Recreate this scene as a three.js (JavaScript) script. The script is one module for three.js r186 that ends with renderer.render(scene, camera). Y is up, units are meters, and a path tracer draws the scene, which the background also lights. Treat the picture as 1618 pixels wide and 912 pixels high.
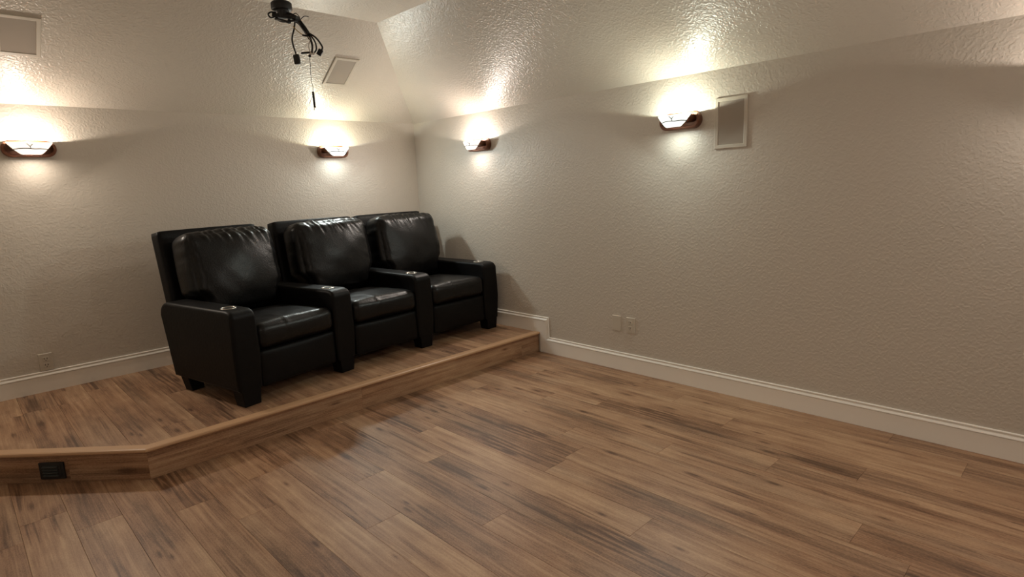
import * as THREE from 'three';
import { RoundedBoxGeometry } from 'three/addons/geometries/RoundedBoxGeometry.js';
import { RectAreaLightUniformsLib } from 'three/addons/lights/RectAreaLightUniformsLib.js';
import { mergeGeometries, mergeVertices } from 'three/addons/utils/BufferGeometryUtils.js';

// ---------------------------------------------------------------- camera, renderer, light levels
const scene = new THREE.Scene();
const camera = new THREE.PerspectiveCamera(THREE.MathUtils.radToDeg(2 * Math.atan(456 / 922.08)), 1618 / 912, 0.05, 60);
camera.position.set(-3.6641, 1.4659, 5.1319);
camera.rotation.set(-0.17526, -0.77015, -0.04271, 'YXZ');
scene.background = new THREE.Color(0x000000);
const renderer = new THREE.WebGLRenderer({ antialias: true });
renderer.toneMapping = THREE.LinearToneMapping;
renderer.toneMappingExposure = 1.32;
renderer.shadowMap.enabled = true;
RectAreaLightUniformsLib.init();
const BULB = 0.37;           // candela of a sconce bulb
const GLOW = 300;          // radiance of the lit glass towards the room

// ---------------------------------------------------------------- helpers
let seed = 7;
const rnd = () => { seed = (seed * 1664525 + 1013904223) >>> 0; return seed / 4294967296; };
const taken = {};
function numbered(name) { const n = taken[name] = (taken[name] ?? -1) + 1; return n ? `${name}_${String(n).padStart(3, '0')}` : name; }
function mesh(name, geometry, material, parent, label) {
  const o = new THREE.Mesh(geometry, material);
  o.name = parent === scene ? numbered(name) : name;
  o.castShadow = o.receiveShadow = true;
  if (label) o.userData.label = label;
  parent.add(o);
  return o;
}
function thing(name, label, category, position = [0, 0, 0], turn = 0, group) {
  const o = new THREE.Group(); o.name = numbered(name); scene.add(o);
  o.position.set(...position); o.rotation.y = turn;
  o.userData = { label, category };
  if (group) o.userData.group = group;
  return o;
}
function structure(name, label) {
  const o = new THREE.Group(); o.name = name; scene.add(o);
  o.userData = { label, category: name.split('_')[0], kind: 'structure' };
  return o;
}
const V = (x, y, z) => new THREE.Vector3(x, y, z);
function tube(points, r, seg = 24, rad = 8) {
  return new THREE.TubeGeometry(new THREE.CatmullRomCurve3(points.map((p) => V(...p))), seg, r, rad, false);
}
function at(g, x, y, z) { g.translate(x, y, z); return g; }
// value noise, hashed on a lattice; period in x and y when given
const PERM = new Uint8Array(512);
{ const p = [...Array(256).keys()]; for (let i = 255; i > 0; i--) { const j = Math.floor(rnd() * (i + 1)); [p[i], p[j]] = [p[j], p[i]]; } for (let i = 0; i < 512; i++) PERM[i] = p[i & 255]; }
const fade = (t) => t * t * t * (t * (t * 6 - 15) + 10);
function noise(x, y, s = 0, px = 256, py = 256) {
  let xi = Math.floor(x), yi = Math.floor(y); const fx = fade(x - xi), fy = fade(y - yi);
  const x0 = ((xi % px) + px) % px, x1 = (x0 + 1) % px, y0 = ((yi % py) + py) % py, y1 = (y0 + 1) % py;
  const h = (a, b) => PERM[(PERM[(a + s) & 255] + b) & 255] / 255;
  const a = h(x0, y0), b = h(x1, y0), c = h(x0, y1), d = h(x1, y1);
  return a + (b - a) * fx + (c - a) * fy + (a - b - c + d) * fx * fy;
}
const smooth = (a, b, x) => { const t = Math.min(1, Math.max(0, (x - a) / (b - a))); return t * t * (3 - 2 * t); };
function dataTexture(w, h, fill, srgb, repeat = true) {
  const d = new Uint8Array(w * h * 4);
  for (let j = 0; j < h; j++) for (let i = 0; i < w; i++) {
    const c = fill(i, j), k = (j * w + i) * 4;
    d[k] = c[0]; d[k + 1] = c[1]; d[k + 2] = c[2]; d[k + 3] = 255;
  }
  const t = new THREE.DataTexture(d, w, h, THREE.RGBAFormat);
  t.magFilter = THREE.LinearFilter; t.minFilter = THREE.LinearMipmapLinearFilter; t.generateMipmaps = true;
  if (repeat) t.wrapS = t.wrapT = THREE.RepeatWrapping;
  if (srgb) t.colorSpace = THREE.SRGBColorSpace;
  t.needsUpdate = true;
  return t;
}
// uv in metres from position, by the dominant direction of each face
function metreUV(g, s = 1) {
  const n = g.toNonIndexed(), p = n.attributes.position, uv = new Float32Array(p.count * 2);
  const a = V(), b = V(), c = V();
  for (let i = 0; i < p.count; i += 3) {
    a.fromBufferAttribute(p, i); b.fromBufferAttribute(p, i + 1); c.fromBufferAttribute(p, i + 2);
    const m = b.clone().sub(a).cross(c.clone().sub(a));
    const ax = Math.abs(m.x), ay = Math.abs(m.y), az = Math.abs(m.z);
    [a, b, c].forEach((q, k) => {
      const [u, v] = az >= ax && az >= ay ? [q.x, q.y] : ax >= ay ? [q.z, q.y] : [q.x, q.z];
      uv[(i + k) * 2] = u / s; uv[(i + k) * 2 + 1] = v / s;
    });
  }
  n.setAttribute('uv', new THREE.BufferAttribute(uv, 2));
  return n;
}
// convex polygon helpers in plan (x, z)
function clipConvex(poly, clip) {
  let out = poly;
  for (let i = 0; i < clip.length; i++) {
    const [ax, az] = clip[i], [bx, bz] = clip[(i + 1) % clip.length];
    const side = ([x, z]) => (bx - ax) * (z - az) - (bz - az) * (x - ax);
    const next = [];
    out.forEach((p, k) => {
      const q = out[(k + 1) % out.length], sp = side(p), sq = side(q);
      if (sp >= 0) next.push(p);
      if ((sp > 0 && sq < 0) || (sp < 0 && sq > 0)) { const t = sp / (sp - sq); next.push([p[0] + (q[0] - p[0]) * t, p[1] + (q[1] - p[1]) * t]); }
    });
    out = next;
    if (out.length < 3) return null;
  }
  return out;
}
function insetConvex(poly, d) {
  const n = poly.length, lines = poly.map(([ax, az], i) => {
    const [bx, bz] = poly[(i + 1) % n], l = Math.hypot(bx - ax, bz - az) || 1e-9, nx = -(bz - az) / l, nz = (bx - ax) / l;
    return [ax + nx * d, az + nz * d, (bx - ax) / l, (bz - az) / l];
  });
  return lines.map((L, i) => {
    const K = lines[(i + n - 1) % n], den = K[2] * L[3] - K[3] * L[2];
    if (Math.abs(den) < 1e-6) return [L[0], L[1]];
    const t = ((L[0] - K[0]) * L[3] - (L[1] - K[1]) * L[2]) / den;
    return [K[0] + K[2] * t, K[1] + K[3] * t];
  });
}
// a board: polygon (counter-clockwise in x, z seen with z down) with chamfered top edges; uv from a strip of the wood sheet
function board(poly, top, thick, uvOf, chamfer = 0.0006, gap = 0.0004) {
  const outer = insetConvex(poly, gap), inner = insetConvex(poly, gap + chamfer), n = poly.length, P = [], U = [];
  const put = (a, b, c) => [a, b, c].forEach((q) => { P.push(...q); U.push(...uvOf(q[0], q[2])); });
  const I = inner.map(([x, z]) => [x, top, z]), O = outer.map(([x, z]) => [x, top - chamfer, z]), B = outer.map(([x, z]) => [x, top - thick, z]);
  for (let i = 1; i < n - 1; i++) put(I[0], I[i + 1], I[i]);
  for (let i = 0; i < n; i++) {
    const j = (i + 1) % n;
    put(I[i], I[j], O[j]); put(I[i], O[j], O[i]);
    put(O[i], O[j], B[j]); put(O[i], B[j], B[i]);
  }
  const g = new THREE.BufferGeometry();
  g.setAttribute('position', new THREE.Float32BufferAttribute(P, 3)); g.setAttribute('uv', new THREE.Float32BufferAttribute(U, 2));
  g.computeVertexNormals();
  return g;
}

// ---------------------------------------------------------------- materials
// wall paint over a troweled, orange-peel texture: relief only
const RELIEF = 2.0;   // metres of wall that one sheet covers
const relief = dataTexture(2048, 2048, (i, j) => {
  const x = i / 2048, y = j / 2048;
  const wx = noise(x * 80, y * 80, 91, 80, 80), wy = noise(x * 80, y * 80, 17, 80, 80);
  const a = noise(x * 190 + wx * 1.5, y * 190 + wy * 1.5, 3, 190, 190), b = noise(x * 250 + wy, y * 250 + wx, 29, 250, 250), c = noise(x * 90, y * 90, 55, 90, 90);
  const v = 0.62 * smooth(0.34, 0.8, a) + 0.28 * smooth(0.3, 0.85, b) + 0.1 * c;
  const k = Math.round(255 * v);
  return [k, k, k];
}, false);
const paint = (hex, rough = 0.4, bump = 0.0009) => new THREE.MeshPhysicalMaterial({ color: hex, roughness: rough, bumpMap: relief, bumpScale: bump, specularIntensity: 1 });
const wallPaint = paint(0xc8c0b4);
const ceilingPaint = paint(0xc8c0b4, 0.36, 0.0015);
const trimPaint = new THREE.MeshPhysicalMaterial({ color: 0xf2ede4, roughness: 0.4 });
const platePaint = new THREE.MeshPhysicalMaterial({ color: 0xc4bcae, roughness: 0.4 });

// vinyl oak boards: a sheet of eight strips side by side, each strip one board face 0.1805 x 1.55 m
const PW = 0.1805, PL = 1.55;
function woodSheet(s0) {
  const W = 2048, H = 2048, SW = W / 8;
  const strips = [...Array(8)].map(() => ({
    tone: (rnd() - 0.5) * 0.24, warm: rnd(), off: rnd() * 200, bend: (rnd() - 0.5) * 0.05, streak: 0.56 + rnd() * 0.16,
    knots: [...Array(1 + Math.floor(rnd() * 3))].map(() => [0.02 + rnd() * 0.14, 0.1 + rnd() * 1.35, 0.006 + rnd() * 0.009]),
  }));
  const lightC = [186, 153, 120], midC = [152, 116, 88], darkC = [92, 64, 45], greyC = [152, 130, 108];
  return dataTexture(W, H, (i, j) => {
    const k = Math.floor(i / SW), s = strips[k];
    let u = (i - k * SW) / SW * PW; const v = j / H * PL, o = s.off;
    let ku = 0, dark = 0;
    for (const [kx, ky, kr] of s.knots) {
      const dx = (u - kx) / kr, dy = (v - ky) / (kr * 3.6), d2 = dx * dx + dy * dy;
      dark = Math.max(dark, Math.exp(-d2 * 0.9) * 0.75);
      ku += Math.sign(dx || 1) * kr * 0.9 * Math.exp(-d2 * 0.22);
    }
    u += -ku + s.bend * (noise(v * 0.9 + o, 3.3, s0) - 0.5) + 0.012 * (noise(u * 9 + o, v * 2.2, s0 + 5) - 0.5);
    const band = noise(u * 16 + o, v * 0.75 + o, s0 + 11), coarse = noise(u * 55 + o, v * 1.7, s0 + 23), fine = noise(u * 190 + o, v * 4.5, s0 + 37), hair = noise(u * 330, v * 9 + o, s0 + 41);
    const blotch = noise(u * 7 + o, v * 3.4 + o, s0 + 61), speck = noise(u * 420, v * 150, s0 + 71);
    let t = 0.56 + s.tone + 0.32 * (band - 0.5) + 0.3 * (coarse - 0.5) + 0.22 * (fine - 0.5) + 0.2 * (hair - 0.5) + 0.4 * (blotch - 0.5) + 0.24 * (speck - 0.5) + 0.16 * (noise(u * 40 + o, v * 14, s0 + 131) - 0.5);
    const streak = smooth(s.streak, s.streak + 0.2, noise(u * 24 + o + 50, v * 2.2 + o, s0 + 83)) * smooth(0.3, 0.75, noise(u * 90, v * 3.1 + o, s0 + 97));
    t -= 0.36 * streak + 0.7 * dark;
    t = Math.min(1, Math.max(0, t));
    const g = 0.3 * smooth(0.45, 0.8, noise(u * 12 + 9 + o, v * 1.3, s0 + 101)) * (1 - s.warm * 0.5);
    return [0, 1, 2].map((c) => {
      let q = t > 0.5 ? midC[c] + (lightC[c] - midC[c]) * (t - 0.5) * 2 : darkC[c] + (midC[c] - darkC[c]) * t * 2;
      q += (greyC[c] * (0.55 + 0.7 * t) - q) * g;
      return Math.max(0, Math.min(255, Math.round(q)));
    });
  }, true);
}
const woodMaterials = [1, 128].map((s) => {
  const map = woodSheet(s);
  return new THREE.MeshPhysicalMaterial({ map, roughness: 0.46, specularIntensity: 0.8, bumpMap: map, bumpScale: 0.0004 });
});
const nosingWood = new THREE.MeshPhysicalMaterial({ color: 0xc09a76, roughness: 0.42, bumpMap: woodMaterials[0].map, bumpScale: 0.0004 });
const subfloorMat = new THREE.MeshStandardMaterial({ color: 0x2a1d14, roughness: 0.9 });

const leatherRelief = dataTexture(512, 512, (i, j) => {
  const x = i / 512, y = j / 512;
  const v = 0.6 * noise(x * 90, y * 90, 7, 90, 90) + 0.4 * noise(x * 40, y * 40, 9, 40, 40);
  const k = Math.round(255 * v); return [k, k, k];
}, false);
const leather = new THREE.MeshPhysicalMaterial({ color: 0x0b0a0a, roughness: 0.36, specularIntensity: 0.62, bumpMap: leatherRelief, bumpScale: 0.0007 });
const leatherFlat = new THREE.MeshPhysicalMaterial({ color: 0x0a0909, roughness: 0.48, specularIntensity: 0.32, bumpMap: leatherRelief, bumpScale: 0.0006 });
const footWood = new THREE.MeshPhysicalMaterial({ color: 0x080606, roughness: 0.5, specularIntensity: 0.35 });
const steel = new THREE.MeshStandardMaterial({ color: 0xb8b4ac, roughness: 0.3, metalness: 1 });
const blackMetal = new THREE.MeshStandardMaterial({ color: 0x0b0b0b, roughness: 0.55 });
const blackPlastic = new THREE.MeshStandardMaterial({ color: 0x111111, roughness: 0.5 });
const slatPlastic = new THREE.MeshStandardMaterial({ color: 0x2a2e2d, roughness: 0.45 });
const bronze = new THREE.MeshPhysicalMaterial({ color: 0x6a4029, roughness: 0.5, metalness: 0.3 });
const darkLine = new THREE.MeshStandardMaterial({ color: 0x2a1c14, roughness: 0.6 });
const grilleMat = new THREE.MeshStandardMaterial({ color: 0xa0968a, roughness: 0.85 });

// ---------------------------------------------------------------- the room (corner of back and right wall at the origin)
const EAVE = 2.13, TOP = 2.756, RUN = 0.9777, LEFT = -4.1, FRONT = 7.0, STEP = 0.1756, TH = 0.12;
function wall(name, label, w, h, d, x, y, z) {
  const o = mesh(name, metreUV(at(new THREE.BoxGeometry(w, h, d), x, y, z), RELIEF), wallPaint, scene);
  o.userData = { label, category: 'wall', kind: 'structure' };
}
const HW = EAVE + 0.2, YW = EAVE / 2 - 0.1;
wall('wall_back', 'greige textured wall behind the row of black recliners', -LEFT + 2 * TH, HW, TH, LEFT / 2, YW, -TH / 2);
wall('wall_right', 'long greige textured wall with white stepped baseboard', TH, HW, FRONT, TH / 2, YW, FRONT / 2);
wall('wall_left', 'greige textured wall facing the long bare wall', TH, HW, FRONT, LEFT - TH / 2, YW, FRONT / 2);
wall('wall_front', 'greige textured wall facing the recliners', -LEFT + 2 * TH, HW, TH, LEFT / 2, YW, FRONT + TH / 2);
const ceiling = structure('ceiling', 'greige textured tray ceiling with sloped sides and flat middle');
function panel(name, pts, up) {           // a slab of four corners, 0.1 m thick, uv in metres along its own axes
  const q = pts.map((p) => V(...p)), n = q[1].clone().sub(q[0]).cross(q[3].clone().sub(q[0])).normalize();
  if (n.y < 0) n.negate();
  const e = q[1].clone().sub(q[0]).normalize(), f = n.clone().cross(e), P = [], U = [];
  const o = n.clone().multiplyScalar(0.1), r = q.map((p) => p.clone().add(o));
  const put = (...t) => t.forEach((p) => { P.push(p.x, p.y, p.z); const d = p.clone().sub(q[0]); U.push(d.dot(e) / RELIEF, d.dot(f) / RELIEF); });
  put(q[0], q[1], q[2]); put(q[0], q[2], q[3]); put(r[0], r[2], r[1]); put(r[0], r[3], r[2]);
  for (let i = 0; i < 4; i++) { const j = (i + 1) % 4; put(q[i], r[i], r[j]); put(q[i], r[j], q[j]); }
  const g = new THREE.BufferGeometry();
  g.setAttribute('position', new THREE.Float32BufferAttribute(P, 3)); g.setAttribute('uv', new THREE.Float32BufferAttribute(U, 2));
  g.computeVertexNormals();
  mesh(name, g, ceilingPaint, ceiling);
}
const L2 = LEFT + RUN, F2 = FRONT - RUN;
panel('flat_panel', [[L2, TOP, RUN], [-RUN, TOP, RUN], [-RUN, TOP, F2], [L2, TOP, F2]]);
panel('sloped_panel', [[LEFT, EAVE, 0], [0, EAVE, 0], [-RUN, TOP, RUN], [L2, TOP, RUN]]);
panel('sloped_panel', [[0, EAVE, 0], [0, EAVE, FRONT], [-RUN, TOP, F2], [-RUN, TOP, RUN]]);
panel('sloped_panel', [[LEFT, EAVE, FRONT], [LEFT, EAVE, 0], [L2, TOP, RUN], [L2, TOP, F2]]);
panel('sloped_panel', [[0, EAVE, FRONT], [LEFT, EAVE, FRONT], [L2, TOP, F2], [-RUN, TOP, F2]]);

// floor boards run along z; edges at x = -1.98 + PW k; some end joints as seen in the room
const floor = structure('floor', 'brown oak-look vinyl plank floor with lengthwise boards');
mesh('subfloor', at(new THREE.BoxGeometry(-LEFT, 0.05, FRONT), LEFT / 2, -0.033, FRONT / 2), subfloorMat, floor);
const strip = () => {
  const k = Math.floor(rnd() * 8), fu = rnd() < 0.5, fv = rnd() < 0.5, m = woodMaterials[Math.floor(rnd() * 2)];
  return { m, uv: (a, b) => { const u = fu ? 1 - a : a, v = fv ? 1 - b : b; return [(k + 0.01 + 0.98 * Math.min(1, Math.max(0, u))) / 8, v]; } };
};
const NOSE = 1.6731, BEND = -3.0545;
const JOINTS = { '-10': 1.9, '-9': 1.72, '-5': 2.448, '-4': 2.09, '-3': 2.965, '-2': 2.55, '-1': 3.328, 0: 2.65, 1: 3.85, 3: 3.18, 5: 3.53, 6: 2.49, 7: 2.85, 8: 3.63, 9: 3.2 };
const room = [[LEFT + 0.004, 0.5], [-0.004, 0.5], [-0.004, FRONT - 0.004], [LEFT + 0.004, FRONT - 0.004]];
// the floor ends at the platform's front
const openFloor = [[LEFT + 0.004, NOSE + BEND - LEFT - 1.1 + 0.06], [BEND, NOSE + 0.003], [-0.004, NOSE + 0.003], [-0.004, FRONT - 0.004], [LEFT + 0.004, FRONT - 0.004]];
for (let k = -12; k <= 10; k++) {
  const x0 = -1.98 + PW * k, x1 = x0 + PW, j0 = JOINTS[k] ?? 2 + rnd() * PL;
  for (let m = -2; m < 4; m++) {
    const z0 = j0 + m * PL, z1 = z0 + PL;
    const poly = clipConvex([[x0, z0], [x1, z0], [x1, z1], [x0, z1]], room);
    if (!poly || z1 < 0.55) continue;
    const s = strip();
    mesh('plank', board(poly, 0, 0.008, (x, z) => s.uv((x - x0) / PW, (z - z0) / PL)), s.m, floor);
  }
}

// ---------------------------------------------------------------- the raised platform under the recliners
const platform = thing('raised_platform', 'low wood platform with angled corner carrying the black recliners', 'platform');
const deck = [[LEFT + 0.003, 0.003], [-0.003, 0.003], [-0.003, NOSE], [BEND, NOSE], [LEFT + 0.003, NOSE + (LEFT + 0.003 - BEND)]];
{
  const sh = new THREE.Shape(insetConvex(deck, 0.012).map(([x, z]) => new THREE.Vector2(x, -z)));
  const g = new THREE.ExtrudeGeometry(sh, { depth: STEP - 0.012, bevelEnabled: false }); g.rotateX(-Math.PI / 2);
  mesh('frame', g, subfloorMat, platform);
  const PJ = { '-3': null, '-2': 0.44, '-1': 0.255, 0: 1.405 };
  for (let k = -7; k <= 17; k++) {
    const x0 = -2.916 + PW * k, x1 = x0 + PW, j0 = PJ[k] ?? rnd() * PL;
    for (let m = -1; m < 2; m++) {
      const z0 = j0 + m * PL, z1 = z0 + PL;
      const poly = clipConvex([[x0, z0], [x1, z0], [x1, z1], [x0, z1]], insetConvex(deck, 0.001));
      if (!poly) continue;
      const s = strip();
      mesh('plank', board(poly, STEP, 0.008, (x, z) => s.uv((x - x0) / PW, (z - z0) / PL)), s.m, platform);
    }
  }
  // riser boards: upright boards along the front and along the angled corner
  const riser = (a, b) => {
    const [ax, az] = a, [bx, bz] = b, l = Math.hypot(bx - ax, bz - az), s = strip();
    const g = new THREE.BoxGeometry(l - 0.001, STEP - 0.012, 0.01, 1, 1, 1), p = g.attributes.position, uv = g.attributes.uv;
    for (let i = 0; i < p.count; i++) uv.setXY(i, ...s.uv((p.getY(i) + 0.09) / PW, (p.getX(i) + l / 2) / PL));
    const o = mesh('riser_board', g, s.m, platform);
    o.position.set((ax + bx) / 2, (STEP - 0.012) / 2 + 0.001, (az + bz) / 2); o.rotation.y = -Math.atan2(bz - az, bx - ax);
    o.translateZ(-0.005);
  };
  riser([BEND, NOSE], [BEND + 1.28, NOSE]); riser([BEND + 1.28, NOSE], [-0.003, NOSE]);
  const D = Math.SQRT1_2, along = (t) => [BEND - t * D, NOSE - t * D];
  riser(along(0.43), along(0)); riser(along(1.475), along(0.43));
  // nosing with rounded lip, mitred at the bend
  const prof = [[-0.045, 0.0015], [-0.04, 0.004], [0.012, 0.004], [0.02, 0.001], [0.0225, -0.007], [0.02, -0.0145], [0.012, -0.017], [-0.002, -0.017], [-0.002, -0.01], [-0.045, -0.006]];
  const path = [[-0.003, NOSE], [BEND, NOSE], along(1.475)];
  const dirs = [[0, 1], [Math.sin(-Math.PI / 8), Math.cos(Math.PI / 8)], [-D, D]], scale = [1, 1 / Math.cos(Math.PI / 8), 1];
  for (let k = 0; k < 2; k++) {
    const P = [], U = [];
    const ring = (i) => prof.map(([o, y]) => [path[i][0] + dirs[i][0] * scale[i] * o, STEP + y, path[i][1] + dirs[i][1] * scale[i] * o]);
    const A = ring(k), B = ring(k + 1), len = Math.hypot(path[k][0] - path[k + 1][0], path[k][1] - path[k + 1][1]);
    prof.forEach((_, i) => {
      const j = (i + 1) % prof.length, q = [A[i], A[j], B[j], A[i], B[j], B[i]], f = [[i, 0], [i + 1, 0], [i + 1, len], [i, 0], [i + 1, len], [i, len]];
      q.forEach((p, n) => { P.push(...p); U.push((5 + 0.05 + 0.06 * f[n][0]) / 8, f[n][1] / PL); });
    });
    const g = new THREE.BufferGeometry();
    g.setAttribute('position', new THREE.Float32BufferAttribute(P, 3)); g.setAttribute('uv', new THREE.Float32BufferAttribute(U, 2)); g.computeVertexNormals();
    mesh('nosing', g, nosingWood, platform, 'pale rounded wood edge strip');
  }
}

// ---------------------------------------------------------------- baseboards
const BASE = 0.145;
// moulding profile: distance below the top edge, thickness off the wall
const MOULD = [[0, 0], [0, 0.007], [0.002, 0.0105], [0.006, 0.011], [0.0095, 0.0085], [0.0105, 0.004], [0.0125, 0.004], [0.0135, 0.0075], [0.02, 0.0125], [0.0275, 0.0165], [0.0305, 0.0165], [0.0315, 0.009], [0.0335, 0.009], [0.0345, 0.0135], [0.04, 0.013]];
function mouldSweep(path, place) {          // path of the top edge in wall coordinates (s, y); the board lies to the right of the path
  const n = path.length, P = [];
  const dir = path.slice(1).map(([s, y], i) => { const dx = s - path[i][0], dy = y - path[i][1], l = Math.hypot(dx, dy); return [dx / l, dy / l]; });
  const off = (i, a) => {
    const d0 = dir[Math.max(0, i - 1)], d1 = dir[Math.min(n - 2, i)], n0 = [d0[1], -d0[0]], n1 = [d1[1], -d1[0]];
    const k = 1 + n0[0] * n1[0] + n0[1] * n1[1];
    return [path[i][0] + a * (n0[0] + n1[0]) / k, path[i][1] + a * (n0[1] + n1[1]) / k];
  };
  for (let i = 0; i < n - 1; i++) for (let m = 0; m < MOULD.length - 1; m++) {
    const [a0, b0] = MOULD[m], [a1, b1] = MOULD[m + 1];
    const q = [[i, a0, b0], [i + 1, a0, b0], [i + 1, a1, b1], [i, a1, b1]].map(([k, a, b]) => place(...off(k, a), b));
    P.push(...q[0], ...q[1], ...q[2], ...q[0], ...q[2], ...q[3]);
  }
  const g = new THREE.BufferGeometry();
  g.setAttribute('position', new THREE.Float32BufferAttribute(P, 3)); g.computeVertexNormals();
  return g;
}
function plateShape(outline, thick, place) {   // flat board of an outline in wall coordinates
  const g = new THREE.ExtrudeGeometry(new THREE.Shape(outline.map(([s, y]) => new THREE.Vector2(s, y))), { depth: thick, bevelEnabled: false });
  const p = g.attributes.position;
  for (let i = 0; i < p.count; i++) p.setXYZ(i, ...place(p.getX(i), p.getY(i), p.getZ(i)));
  g.computeVertexNormals();
  return g;
}
const M0 = 0.04, ST = 1.80, PB = STEP + BASE;
{
  const right = structure('baseboard_right', 'white moulded baseboard stepping down from platform to floor');
  const place = (s, y, b) => [-b, y, s];
  mesh('board', plateShape([[0.013, STEP], [NOSE + 0.024, STEP], [NOSE + 0.024, 0.001], [FRONT, 0.001], [FRONT, BASE - M0], [ST - M0, BASE - M0], [ST - M0, PB - M0], [0.013, PB - M0]], 0.013, place), trimPaint, right);
  mesh('moulding', mouldSweep([[0.013, PB], [ST, PB], [ST, BASE], [FRONT, BASE]], place), trimPaint, right);
  const back = structure('baseboard_back', 'white moulded baseboard on the platform behind the recliners');
  const pb = (s, y, b) => [s, y, b];
  mesh('board', plateShape([[LEFT, STEP], [0, STEP], [0, PB - M0], [LEFT, PB - M0]], 0.013, pb), trimPaint, back);
  mesh('moulding', mouldSweep([[LEFT, PB], [0, PB]], pb), trimPaint, back);
  const left = structure('baseboard_left', 'white moulded baseboard facing the long bare wall');
  const pl = (s, y, b) => [LEFT + b, y, -s];
  mesh('board', plateShape([[-FRONT, 0.001], [-0.7, 0.001], [-0.7, BASE - M0], [-FRONT, BASE - M0]], 0.013, pl), trimPaint, left);
  mesh('moulding', mouldSweep([[-FRONT, BASE], [-0.7, BASE]], pl), trimPaint, left);
}

// ---------------------------------------------------------------- wall sconces
function stadium(hw, r, n = 12) {           // outline of an upright stadium, counter-clockwise
  const out = [];
  for (let i = 0; i <= n; i++) { const a = -Math.PI / 2 + Math.PI * i / n; out.push([hw - r + r * Math.cos(a), r * Math.sin(a)]); }
  for (let i = 0; i <= n; i++) { const a = Math.PI / 2 + Math.PI * i / n; out.push([-(hw - r) + r * Math.cos(a), r * Math.sin(a)]); }
  return out;
}
const SHW = 0.146, SR = 0.056;
const rimGeometry = (() => {
  const o = stadium(SHW, SR, 16), P = [];
  const sec = o.map(([x, y]) => {
    const cx = Math.sign(x) * Math.min(Math.abs(x), SHW - SR), dx = x - cx, l = Math.hypot(dx, y) || 1, nx = dx / l, ny = y / l;
    const k = 1 - smooth(0.034, 0.048, y), d = 0.007 + 0.043 * k, t = 0.009 + 0.01 * k;
    return [[0, 0], [0, d - 0.004], [0.003, d], [t - 0.003, d], [t, d - 0.004], [t, 0]].map(([a, z]) => [x - nx * a, y - ny * a, z]);
  });
  sec.forEach((A, i) => {
    const B = sec[(i + 1) % sec.length];
    A.forEach((_, j) => { const m = (j + 1) % A.length; P.push(...A[j], ...B[j], ...B[m], ...A[j], ...B[m], ...A[m]); });
  });
  const g = new THREE.BufferGeometry(); g.setAttribute('position', new THREE.Float32BufferAttribute(P, 3));
  const w = mergeVertices(g); w.computeVertexNormals(); return w;
})();
const backGeometry = (() => {
  const g = new THREE.ExtrudeGeometry(new THREE.Shape(stadium(SHW - 0.004, SR - 0.004).map(([x, y]) => new THREE.Vector2(x, y))), { depth: 0.004, bevelEnabled: false });
  return g;
})();
const glassPoint = (a, b) => {              // a across -1..1, b up 0..1
  const top = 0.034 + 0.004 * a * a, low = -0.044 + 0.076 * Math.pow(Math.max(0, (Math.abs(a) - 0.4) / 0.6), 1.3), y = low + (top - low) * b;
  const x = 0.122 * a, z = 0.103 + 0.036 * (1 - a * a) * (0.45 + 0.55 * b);
  return [x, y, z];
};
const glassGeometry = (() => {
  const nu = 32, nv = 8, P = [], I = [];
  for (const k of [0, 1]) for (let j = 0; j <= nv; j++) for (let i = 0; i <= nu; i++) { const [x, y, z] = glassPoint(-1 + 2 * i / nu, j / nv); P.push(x, y, z - k * 0.004); }
  const id = (k, i, j) => k * (nu + 1) * (nv + 1) + j * (nu + 1) + i;
  for (let j = 0; j < nv; j++) for (let i = 0; i < nu; i++) {
    I.push(id(0, i, j), id(0, i + 1, j), id(0, i + 1, j + 1), id(0, i, j), id(0, i + 1, j + 1), id(0, i, j + 1));
    I.push(id(1, i, j), id(1, i + 1, j + 1), id(1, i + 1, j), id(1, i, j), id(1, i, j + 1), id(1, i + 1, j + 1));
  }
  const rimEdge = (a, b) => I.push(id(0, ...a), id(1, ...a), id(1, ...b), id(0, ...a), id(1, ...b), id(0, ...b));
  for (let i = 0; i < nu; i++) { rimEdge([i, 0], [i + 1, 0]); rimEdge([i + 1, nv], [i, nv]); }
  const g = new THREE.BufferGeometry(); g.setAttribute('position', new THREE.Float32BufferAttribute(P, 3)); g.setIndex(I); g.computeVertexNormals();
  return g;
})();
const onGlass = (a, b) => { const [x, y, z] = glassPoint(a, b); return [x, y, z + 0.0015]; };
const twigGeometry = mergeGeometries([
  tube([-0.72, -0.45, -0.15, 0.15, 0.45, 0.78].map((a, i) => onGlass(a, (-0.006 + [-.004, 0.001, 0.002, -0.001, 0, -.004][i] - glassPoint(a, 0)[1]) / (glassPoint(a, 1)[1] - glassPoint(a, 0)[1]))), 0.0026, 24, 6),
  tube([onGlass(0, 0.5), onGlass(-0.03, 0.68), onGlass(-0.16, 0.9)], 0.002, 8, 6),
  tube([onGlass(-0.02, 0.66), onGlass(0.1, 0.86)], 0.002, 6, 6),
]);
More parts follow.
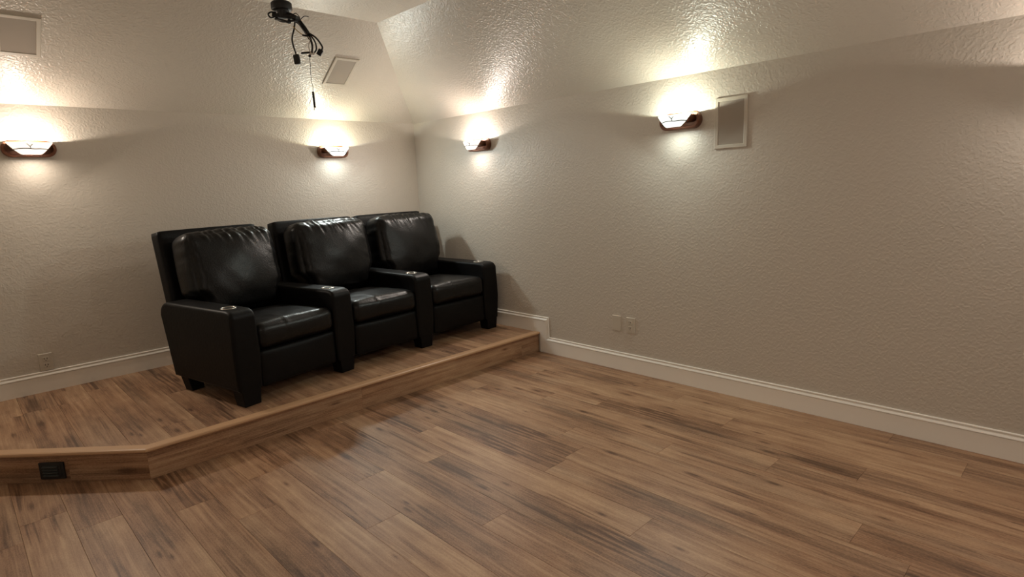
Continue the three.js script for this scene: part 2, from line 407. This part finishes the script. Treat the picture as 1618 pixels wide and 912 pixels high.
const trayGeometry = (() => {                // reflector tray under the bulb, open at the top
  const P = [], out = [[-0.108, 0.031], [-0.102, -0.004], [-0.085, -0.014], [0.085, -0.014], [0.102, -0.004], [0.108, 0.031]];
  const inn = out.map(([x, y]) => [x - Math.sign(x) * 0.002, y + (y < 0.02 ? 0.002 : 0)]);
  const quad = (a, b, c, d) => P.push(...a, ...b, ...c, ...a, ...c, ...d);
  for (const [l, f] of [[out, 1], [inn, -1]]) for (let i = 0; i < 5; i++) { const [a, b] = f > 0 ? [l[i], l[i + 1]] : [l[i + 1], l[i]]; quad([...a, 0.106], [...a, 0.004], [...b, 0.004], [...b, 0.106]); }
  for (const i of [0, 5]) quad([...out[i], 0.004], [...out[i], 0.106], [...inn[i], 0.106], [...inn[i], 0.004]);
  for (let i = 0; i < 5; i++) quad([...out[i], 0.106], [...out[i + 1], 0.106], [...inn[i + 1], 0.106], [...inn[i], 0.106]);
  quad([-0.103, -0.008, 0.1055], [0.103, -0.008, 0.1055], [0.106, 0.018, 0.106], [-0.106, 0.018, 0.106]);
  const g = new THREE.BufferGeometry(); g.setAttribute('position', new THREE.Float32BufferAttribute(P, 3)); g.computeVertexNormals(); return g;
})();
const bulbGeometry = new THREE.CapsuleGeometry(0.006, 0.012, 4, 10); bulbGeometry.rotateZ(Math.PI / 2);
function sconce(label, position, turn, colour, second = colour, power = 1) {
  const t = thing('wall_sconce', label, 'wall lamp', position, turn, 'bronze oval sconces around the room');
  mesh('back_plate', backGeometry, bronze, t);
  mesh('frame', rimGeometry, bronze, t, 'dark bronze oval rim');
  const c = new THREE.Color(colour);
  const glass = new THREE.MeshPhysicalMaterial({ color: 0xffffff, roughness: 0.5, emissive: c, emissiveIntensity: 0.85 });
  mesh('glass_shade', glassGeometry, glass, t, 'glowing frosted white glass');
  mesh('bulb_tray', trayGeometry, bronze, t, 'copper brown tray behind the glass');
  mesh('twig_ornament', twigGeometry, darkLine, t);
  for (const f of [-1, 1]) {                 // two small bulbs lying in the tray
    const k = new THREE.Color(f < 0 ? colour : second);
    mesh('bulb', at(bulbGeometry.clone(), f * 0.0135, 0.011, 0.095), new THREE.MeshStandardMaterial({ color: 0xffffff, emissive: k, emissiveIntensity: 6 }), t);
    const p = new THREE.PointLight(k, BULB * power, 0, 2); p.position.set(f * 0.0135, 0.011, 0.095); p.castShadow = true; p.shadow.radius = 0.2; t.add(p);
  }
  for (const f of [-1, 1]) {                 // the two curved halves of the glass, towards the room
    const a = new THREE.RectAreaLight(c, GLOW * power, 0.085, 0.05); a.position.set(f * 0.048, -0.008, 0.145);
    a.rotation.set(-0.42, Math.PI + f * 0.3, 0, 'YXZ'); t.add(a);
  }
  const b = new THREE.RectAreaLight(c, GLOW * power * 0.25, 0.13, 0.03); b.position.set(0, -0.052, 0.118); b.rotation.set(1.45, Math.PI, 0); t.add(b);   // its lower edge, downwards
  return t;
}
const WARM = 0xfff0de, COOL = 0xeef8ee;
sconce('lit bronze oval sconce on the back wall above the wall outlet', [-3.147, 1.84, 0], 0, WARM);
sconce('lit bronze oval sconce on the back wall above the middle recliner', [-0.943, 1.84, 0], 0, 0xecf6f2, 0xfff3c4);
sconce('lit bronze oval sconce on the long wall nearest the room corner', [0, 1.84, 1.02], -Math.PI / 2, 0xfff2e6);
sconce('lit bronze oval sconce on the long wall beside the wall speaker', [0, 1.84, 3.06], -Math.PI / 2, COOL, 0xf6f8da);
sconce('lit bronze oval sconce on the long wall farthest from the platform', [0, 1.84, 5.1], -Math.PI / 2, 0xfff2e6);
sconce('lit bronze oval sconce on the wall facing the long bare wall', [LEFT, 1.84, 5.1], Math.PI / 2, 0xfff2e6);

// ---------------------------------------------------------------- flush speakers in wall and ceiling slopes
function speaker(label, position, rotation) {
  const t = thing('flush_speaker', label, 'speaker', position);
  t.rotation.set(...rotation);
  const W = 0.208, H = 0.308, B = 0.018, sh = new THREE.Shape([[-W / 2, -H / 2], [W / 2, -H / 2], [W / 2, H / 2], [-W / 2, H / 2]].map((p) => new THREE.Vector2(...p)));
  sh.holes.push(new THREE.Path([[-W / 2 + B, -H / 2 + B], [-W / 2 + B, H / 2 - B], [W / 2 - B, H / 2 - B], [W / 2 - B, -H / 2 + B]].map((p) => new THREE.Vector2(...p))));
  mesh('frame', new THREE.ExtrudeGeometry(sh, { depth: 0.006, bevelEnabled: true, bevelSize: 0.003, bevelThickness: 0.004, bevelSegments: 2 }), platePaint, t);
  mesh('grille', at(new RoundedBoxGeometry(W - 2 * B - 0.003, H - 2 * B - 0.003, 0.008, 2, 0.002), 0, 0, 0.003), grilleMat, t, 'greyish brown mesh grille');
  return t;
}
speaker('flush rectangular speaker in the long wall beside a sconce', [0, 1.796, 3.402], [0, -Math.PI / 2, 0]);
const SL = Math.atan2(TOP - EAVE, RUN);       // a slope's pitch; a panel there faces down into the room
const onSlope = (x, z) => [x, EAVE + z * Math.tan(SL), z];
speaker('flush rectangular speaker in the ceiling slope near the room corner', onSlope(-1.068, 0.513), [Math.PI / 2 - SL, 0, 0]);
speaker('flush rectangular speaker in the ceiling slope above the sconce over the wall outlet', onSlope(-3.152, 0.513), [Math.PI / 2 - SL, 0, 0]);

// ---------------------------------------------------------------- wall plates
const plateGeometry = new RoundedBoxGeometry(0.08, 0.122, 0.012, 3, 0.004);
const slot = new THREE.BoxGeometry(0.0035, 0.011, 0.002), pin = new THREE.CylinderGeometry(0.003, 0.003, 0.002, 10); pin.rotateX(Math.PI / 2);
const face = new RoundedBoxGeometry(0.034, 0.03, 0.003, 2, 0.0012);
function outlet(label, position, turn, blank) {
  const t = thing(blank ? 'blank_wall_plate' : 'power_outlet', label, blank ? 'wall plate' : 'outlet', position, turn);
  mesh('cover_plate', plateGeometry, platePaint, t);
  if (!blank) for (const y of [0.022, -0.022]) {
    const s = mesh('socket', at(face.clone(), 0, y, 0.0065), platePaint, t);
    for (const x of [-0.0075, 0.0075]) mesh('slot', at(slot.clone(), x, y + 0.004, 0.0078), blackPlastic, s);
    mesh('pin_hole', at(pin.clone(), 0, y - 0.009, 0.0078), blackPlastic, s);
  }
  return t;
}
outlet('double power outlet on the back wall just above the platform baseboard', [-3.263, 0.384, 0.003], 0);
outlet('blank cover plate on the long wall beside a power outlet', [-0.003, 0.373, 2.512], -Math.PI / 2, true);
outlet('double power outlet on the long wall beside a blank plate', [-0.003, 0.371, 2.641], -Math.PI / 2);

// ---------------------------------------------------------------- air vent in the angled riser
{
  const t = thing('air_vent', 'small black louvred vent in the angled platform riser', 'vent', [-3.419 - 0.0045, 0.072, 1.307 + 0.0045], -Math.PI / 4);
  const W = 0.134, H = 0.094;
  mesh('frame', new RoundedBoxGeometry(W, H, 0.012, 2, 0.004), blackPlastic, t);
  mesh('inner_rim', at(new RoundedBoxGeometry(W - 0.03, H - 0.022, 0.006, 2, 0.002), 0, 0, 0.005), blackPlastic, t);
  for (let k = 0; k < 4; k++) { const s = mesh('slat', new RoundedBoxGeometry(0.082, 0.009, 0.014, 2, 0.003), slatPlastic, t); s.position.set(-0.004, 0.024 - k * 0.016, 0.008); s.rotation.x = 0.5; }
}

// ---------------------------------------------------------------- recliners
// local frame of each: x to the right along the front, z forward, y up from the platform deck
function armGeometry() {
  const r = 0.02, s = new THREE.Shape();
  // side outline as (z forward, y)
  const pts = [[-0.79, 0.098], [-0.855, 0.55]];
  s.moveTo(-0.785 + r, 0.1 + r); s.lineTo(-0.855 + r, 0.54 - r); s.quadraticCurveTo(-0.86 + r, 0.6 - r, -0.795 + r, 0.612 - r);
  s.lineTo(-0.07, 0.612 - r); s.quadraticCurveTo(0 - r + 0.012, 0.612 - r, 0.006 - r, 0.55); s.lineTo(0.012 - r, 0.3); s.lineTo(0.004 - r, 0.1 + r); s.closePath();
  const g = new THREE.ExtrudeGeometry(s, { depth: 0.165 - 2 * r - 0.006, bevelEnabled: true, bevelSize: r, bevelThickness: r, bevelSegments: 5, curveSegments: 10, steps: 8 });
  g.translate(0, 0, r + 0.003);
  // side outline lies in (x, y), width in z: turn so that width is x and outline x is z
  const p = g.attributes.position;
  for (let i = 0; i < p.count; i++) {
    const z = p.getX(i), y = p.getY(i); let x = p.getZ(i);
    const bulge = 0.012 * Math.max(0, Math.sin(Math.PI * (y - 0.1) / 0.52));
    x = 0.0825 + (x - 0.0825) * (1 + bulge / 0.0825);
    p.setXYZ(i, x, y, z);
  }
  const idx = g.index; if (!idx) { // flip winding, since two axes were swapped
    for (let i = 0; i < p.count; i += 3) for (const at_ of [p, g.attributes.uv]) for (let k = 0; k < at_.itemSize; k++) {
      const a = at_.getComponent(i + 1, k), b = at_.getComponent(i + 2, k); at_.setComponent(i + 1, k, b); at_.setComponent(i + 2, k, a);
    }
  }
  g.deleteAttribute('normal');
  const m = mergeVertices(g, 1e-4); m.computeVertexNormals();
  return m;
}
function footGeometry(w, d, h, shift) {      // tapered block foot, its top at y = h
  const g = new RoundedBoxGeometry(w, h, d, 2, 0.005), p = g.attributes.position;
  for (let i = 0; i < p.count; i++) { const k = 0.5 - p.getY(i) / h; p.setXYZ(i, p.getX(i) * (1 - 0.14 * k), p.getY(i) + h / 2, p.getZ(i) * (1 - 0.14 * k) + shift * k); }
  g.computeVertexNormals(); return g;
}
// stuffed cushion: a box of w x h x d with round edges, crowned faces and creases
function cushion(w, h, d, { round = 0.06, crown = [0, 0, 0], crease = () => 0, taper = () => 1, nx = 44, ny = 34, nz = 18 }) {
  const g0 = new THREE.BoxGeometry(w, h, d, nx, ny, nz); g0.deleteAttribute('normal'); g0.deleteAttribute('uv');
  const g = mergeVertices(g0), p = g.attributes.position, q = V(), c = V();
  for (let i = 0; i < p.count; i++) {
    q.fromBufferAttribute(p, i);
    const a = q.x / (w / 2), b = q.y / (h / 2), e = q.z / (d / 2);
    c.set(THREE.MathUtils.clamp(q.x, -w / 2 + round, w / 2 - round), THREE.MathUtils.clamp(q.y, -h / 2 + round, h / 2 - round), THREE.MathUtils.clamp(q.z, -d / 2 + round, d / 2 - round));
    const n = q.clone().sub(c); if (n.length() > 1e-6) { n.normalize(); q.copy(c).addScaledVector(n, round); }
    const bow = (s, t) => (1 - s * s) * (1 - t * t);
    q.x += a * crown[0] * bow(b, e); q.y += b * crown[1] * bow(a, e); q.z += e * crown[2] * bow(a, b);
    q.addScaledVector(n, crease(a, b, e)); q.x *= taper(b);
    p.setXYZ(i, q.x, q.y, q.z);
  }
  g.computeVertexNormals();
  const uv = new Float32Array(p.count * 2);
  for (let i = 0; i < p.count; i++) { uv[2 * i] = (p.getX(i) + 0.6 * p.getZ(i)) * 2.5; uv[2 * i + 1] = (p.getY(i) - 0.6 * p.getZ(i)) * 2.5; }
  g.setAttribute('uv', new THREE.BufferAttribute(uv, 2));
  return g;
}
const ridge = (t, w) => Math.exp(-(t * t) / (w * w));
function backCushion(k) {                    // loose pillow: folds running down from the top seam, dents near the corners
  const folds = [...Array(9)].map((_, i) => ({ a: -0.7 + i * 0.17 + (rnd() - 0.5) * 0.2, lean: 0.35 + 0.6 * rnd(), len: 0.3 + 0.45 * rnd() * rnd() + 0.1, w: 0.02 + 0.02 * rnd(), h: 0.002 + 0.005 * rnd() * rnd() }));
  const dents = [...Array(7)].map(() => ({ a: (rnd() * 2 - 1) * 0.95, b: rnd() * 2 - 1, w: 0.14 + 0.16 * rnd(), h: (rnd() - 0.6) * 0.008 }));
  return cushion(0.66, 0.60, 0.25, {
    round: 0.068, crown: [0.026, 0.012, 0.055], nx: 84, ny: 72, nz: 24, taper: (b) => 1 - 0.15 * smooth(-0.3, -0.62, b),
    crease: (a, b, e) => {
      let v = 0; const front = smooth(-0.9, 0.2, e), down = 1 - b;
      for (const f of folds) {
        const s = a - f.a + f.lean * down * (0.5 + 0.3 * f.a) * -1, grow = smooth(f.len, f.len * 0.25, down) * front;
        v += grow * f.h * (ridge(s, f.w) - 0.8 * ridge(s - 2.1 * f.w, f.w));
      }
      for (const f of dents) v += f.h * ridge(Math.hypot(a - f.a, b - f.b), f.w);
      v += 0.009 * (noise(a * 1.3 + 7 * k, b * 1.3 + 2, 13) - 0.5) + 0.005 * (noise(a * 3.1 + 3 * k, b * 2.7 + a, 19) - 0.5) * front;
      v += 0.006 * (noise(a * 9 + 4 * b + k, b * 3 - 2 * a, 27) - 0.5) * smooth(0.35, 0.95, b) * front;          // gathered leather along the top
      v += 0.006 * (noise(a * 3 + k, b * 7 + 3 * a, 31) - 0.5) * smooth(0.6, 0.95, Math.abs(a)) * front;           // and along the sides
      v -= 0.012 * smooth(-0.5, -0.95, b);
      return v;
    },
  });
}
const seatGeometry = cushion(0.592, 0.165, 0.62, {
  round: 0.05, crown: [0, 0.022, 0.01], nx: 50, ny: 14, nz: 50,
  crease: (a, b, e) => 0.004 * (noise(a * 4 + 3, e * 4, 5) - 0.5) + 0.003 * ridge(a + 0.35 - 0.1 * e, 0.05) * smooth(0.2, 0.9, e) * (b > 0 ? 1 : 0),
});
const arm = armGeometry(), footFront = footGeometry(0.128, 0.11, 0.104, 0.006), footRear = footGeometry(0.1, 0.1, 0.104, 0.035);
const cupRing = new THREE.TorusGeometry(0.042, 0.005, 8, 36); cupRing.rotateX(Math.PI / 2);
const cupWell = new THREE.CylinderGeometry(0.0405, 0.036, 0.006, 32);
function addArm(t, x) {
  const a = mesh('armrest', arm, leatherFlat, t); a.position.x = x;
  const c = mesh('cup_holder', cupRing, steel, a, 'brushed steel cup holder ring'); c.position.set(0.078, 0.612, -0.14);
  const w = mesh('cup_well', cupWell, blackMetal, a); w.position.set(0.078, 0.6105, -0.14);
  const f = mesh('foot', footFront, footWood, a); f.position.set(0.084, 0.001, -0.056);
  const r = mesh('foot', footRear, footWood, a); r.position.set(0.08, 0.001, -0.72);
}
function recliner(label, origin, degrees, arms, seatX, k) {
  const t = thing('recliner', label, 'recliner', [origin[0], STEP, origin[1]], THREE.MathUtils.degToRad(degrees), 'row of black leather recliners');
  for (const x of arms) addArm(t, x);
  const cx = seatX + 0.296;
  mesh('base', at(new RoundedBoxGeometry(0.575, 0.22, 0.74, 2, 0.01), cx, 0.23, -0.46), leatherFlat, t);
  const s = mesh('seat_cushion', seatGeometry, leather, t); s.position.set(cx, 0.407, -0.305); s.rotation.x = -0.03;
  mesh('footrest', cushion(0.585, 0.235, 0.1, { round: 0.018, crown: [0, 0, 0.012], nx: 24, ny: 14, nz: 6 }), leatherFlat, t).position.set(cx, 0.208, -0.055);
  const shell = mesh('back_shell', cushion(0.745, 0.8, 0.11, { round: 0.018, crown: [0, 0.004, 0.006], nx: 24, ny: 24, nz: 6 }), leatherFlat, t);
  shell.position.set(cx + 0.02, 0.675, -0.965); shell.rotation.x = -0.16;
  const b = mesh('back_cushion', backCushion(k), leather, t); b.position.set(cx + 0.022, 0.755, -0.762); b.rotation.x = -0.2;
  return t;
}
recliner('black leather recliner with two armrests, farthest from the room corner', [-2.48, 1.497], 11.5, [-0.022, 0.735], 0.143, 1);
recliner('black leather recliner in the middle of the row of three', [-1.753, 1.338], 4.2, [0.748], 0.162, 2);
recliner('black leather recliner beside the long wall at the end of the row', [-0.997, 1.282], 2.6, [0.752], 0.165, 3);

// ---------------------------------------------------------------- projector mount and its loose cables
{
  const M = [-2.1, 2.5, 1.76];
  const t = thing('projector_mount', 'black projector ceiling mount pole with round collar and no projector', 'ceiling mount', M);
  mesh('pole', at(new THREE.CylinderGeometry(0.022, 0.022, TOP - M[1] - 0.02, 24), 0, (TOP - M[1]) / 2 + 0.01, 0), blackMetal, t);
  mesh('ceiling_plate', at(new THREE.CylinderGeometry(0.07, 0.075, 0.012, 32), 0, TOP - M[1] - 0.006, 0), blackMetal, t);
  const prof = [[0, -0.016], [0.045, -0.016], [0.056, -0.01], [0.056, 0.022], [0.046, 0.03], [0, 0.03]].map((p) => new THREE.Vector2(...p));
  mesh('collar', new THREE.LatheGeometry(prof, 32), blackMetal, t);
  const pl = mesh('bracket', new RoundedBoxGeometry(0.15, 0.022, 0.045, 2, 0.004), blackMetal, t); pl.position.set(0.01, -0.05, 0.02); pl.rotation.set(0, -1.0, -0.2);
  const k = mesh('bracket_hub', new THREE.CylinderGeometry(0.034, 0.026, 0.04, 20), blackMetal, t); k.position.set(0.004, -0.034, 0.006);

  const cable = new THREE.MeshStandardMaterial({ color: 0x0d0d0d, roughness: 0.5 }), yellow = new THREE.MeshStandardMaterial({ color: 0xa8862f, roughness: 0.5 }), white = new THREE.MeshStandardMaterial({ color: 0xb9aea0, roughness: 0.5 });
  const c = thing('cable_bundle', 'loose black cables with plugs dangling from the projector mount', 'cables', M);
  const line = (name, pts, r, m = cable, seg = 28) => mesh(name, tube(pts, r, seg, 8), m, c);
  const bundle = [[0.009, -0.038, 0.018], [0.037, -0.053, 0.049], [0.068, -0.074, 0.056], [0.081, -0.109, 0.077], [0.083, -0.149, 0.117], [0.082, -0.168, 0.134]];
  for (const [dx, dy, dz] of [[0, 0, 0], [0.011, 0.004, -0.004], [-0.009, -0.004, 0.006], [0.003, -0.01, -0.008], [-0.003, 0.009, 0.006]]) line('cable', bundle.map(([x, y, z], i) => [x + dx * (i % 2 ? 1 : 0.7), y + dy, z + dz]), 0.0065);
  line('cable', [[0.036, -0.086, 0.07], [0.022, -0.126, 0.081], [-0.003, -0.181, 0.098], [-0.005, -0.21, 0.103], [0.002, -0.246, 0.105], [0.004, -0.273, 0.114]], 0.0045);
  line('cable', [[0.083, -0.149, 0.117], [0.079, -0.189, 0.152], [0.075, -0.225, 0.171], [0.076, -0.248, 0.163], [0.074, -0.264, 0.151]], 0.006);
  line('cable', [[0.086, -0.149, 0.12], [0.112, -0.179, 0.124], [0.121, -0.211, 0.127], [0.117, -0.236, 0.129], [0.102, -0.251, 0.133]], 0.0045);
  line('cable', [[0.084, -0.143, 0.116], [0.116, -0.171, 0.141], [0.146, -0.199, 0.134], [0.155, -0.22, 0.134], [0.147, -0.235, 0.13]], 0.005);
  line('cable', [[-0.026, -0.026, -0.019], [-0.056, -0.028, -0.019], [-0.073, -0.043, -0.017], [-0.062, -0.057, -0.018], [-0.025, -0.044, -0.027]], 0.0045);
  line('cable', [[-0.049, -0.07, 0.012], [-0.026, -0.086, 0.067], [0.005, -0.094, 0.071], [0.025, -0.04, -0.009], [0.002, -0.016, -0.051]], 0.006);
  line('cable', [[-0.03, -0.04, -0.03], [-0.02, -0.075, 0.01], [0.02, -0.08, 0.06], [0.05, -0.07, 0.07], [0.03, -0.05, 0.03]], 0.006);
  line('wire', [[0.048, -0.083, 0.096], [0.053, -0.073, 0.126], [0.06, -0.067, 0.146], [0.075, -0.071, 0.161]], 0.0022);
  line('wire', [[0.023, -0.05, 0.063], [0.034, -0.047, 0.101], [0.044, -0.075, 0.117], [0.035, -0.093, 0.085]], 0.0022);
  line('yellow_wire', [[0.016, -0.114, 0.086], [0.025, -0.145, 0.117], [0.052, -0.161, 0.118]], 0.0022, yellow);
  line('white_wire', [[0.071, -0.171, 0.14], [0.074, -0.189, 0.155], [0.067, -0.217, 0.147], [0.066, -0.25, 0.152], [0.074, -0.268, 0.154]], 0.002, white);
  line('plug', [[0.05, -0.161, 0.117], [0.066, -0.167, 0.134]], 0.005, cable, 4);
  line('plug', [[0.025, -0.263, 0.132], [0.049, -0.259, 0.139], [0.075, -0.256, 0.15]], 0.0055, cable, 8);
  mesh('white_plug', at(new RoundedBoxGeometry(0.024, 0.018, 0.014, 2, 0.003), 0.078, -0.262, 0.153), white, c);
  const connector = (x, y, z, w, h, rz) => { const o = mesh('connector', new RoundedBoxGeometry(w, h, w * 0.6, 2, 0.005), blackPlastic, c); o.position.set(x, y, z); o.rotation.set(0, -0.77, rz); };
  connector(0.003, -0.296, 0.118, 0.033, 0.052, 0.1); connector(0.141, -0.244, 0.126, 0.028, 0.036, -0.6);
  line('hanging_wire', [[0.067, -0.262, 0.147], [0.065, -0.288, 0.148], [0.058, -0.351, 0.157], [0.052, -0.406, 0.165], [0.052, -0.457, 0.177], [0.048, -0.476, 0.178]], 0.0014);
  mesh('knot', at(new THREE.SphereGeometry(0.008, 12, 8), 0.066, -0.276, 0.148), blackPlastic, c);
  line('plug', [[0.049, -0.474, 0.178], [0.046, -0.516, 0.186], [0.043, -0.56, 0.194]], 0.0065, blackPlastic, 8);
  line('plug_tip', [[0.043, -0.56, 0.194], [0.038, -0.575, 0.193]], 0.003, steel, 4);
  line('wire', [[0.045, -0.495, 0.18], [0.032, -0.513, 0.185], [0.015, -0.54, 0.19]], 0.0014);
}

scene.traverse((o) => { if (o.isLight) o.castShadow = !o.isRectAreaLight; });
renderer.render(scene, camera);
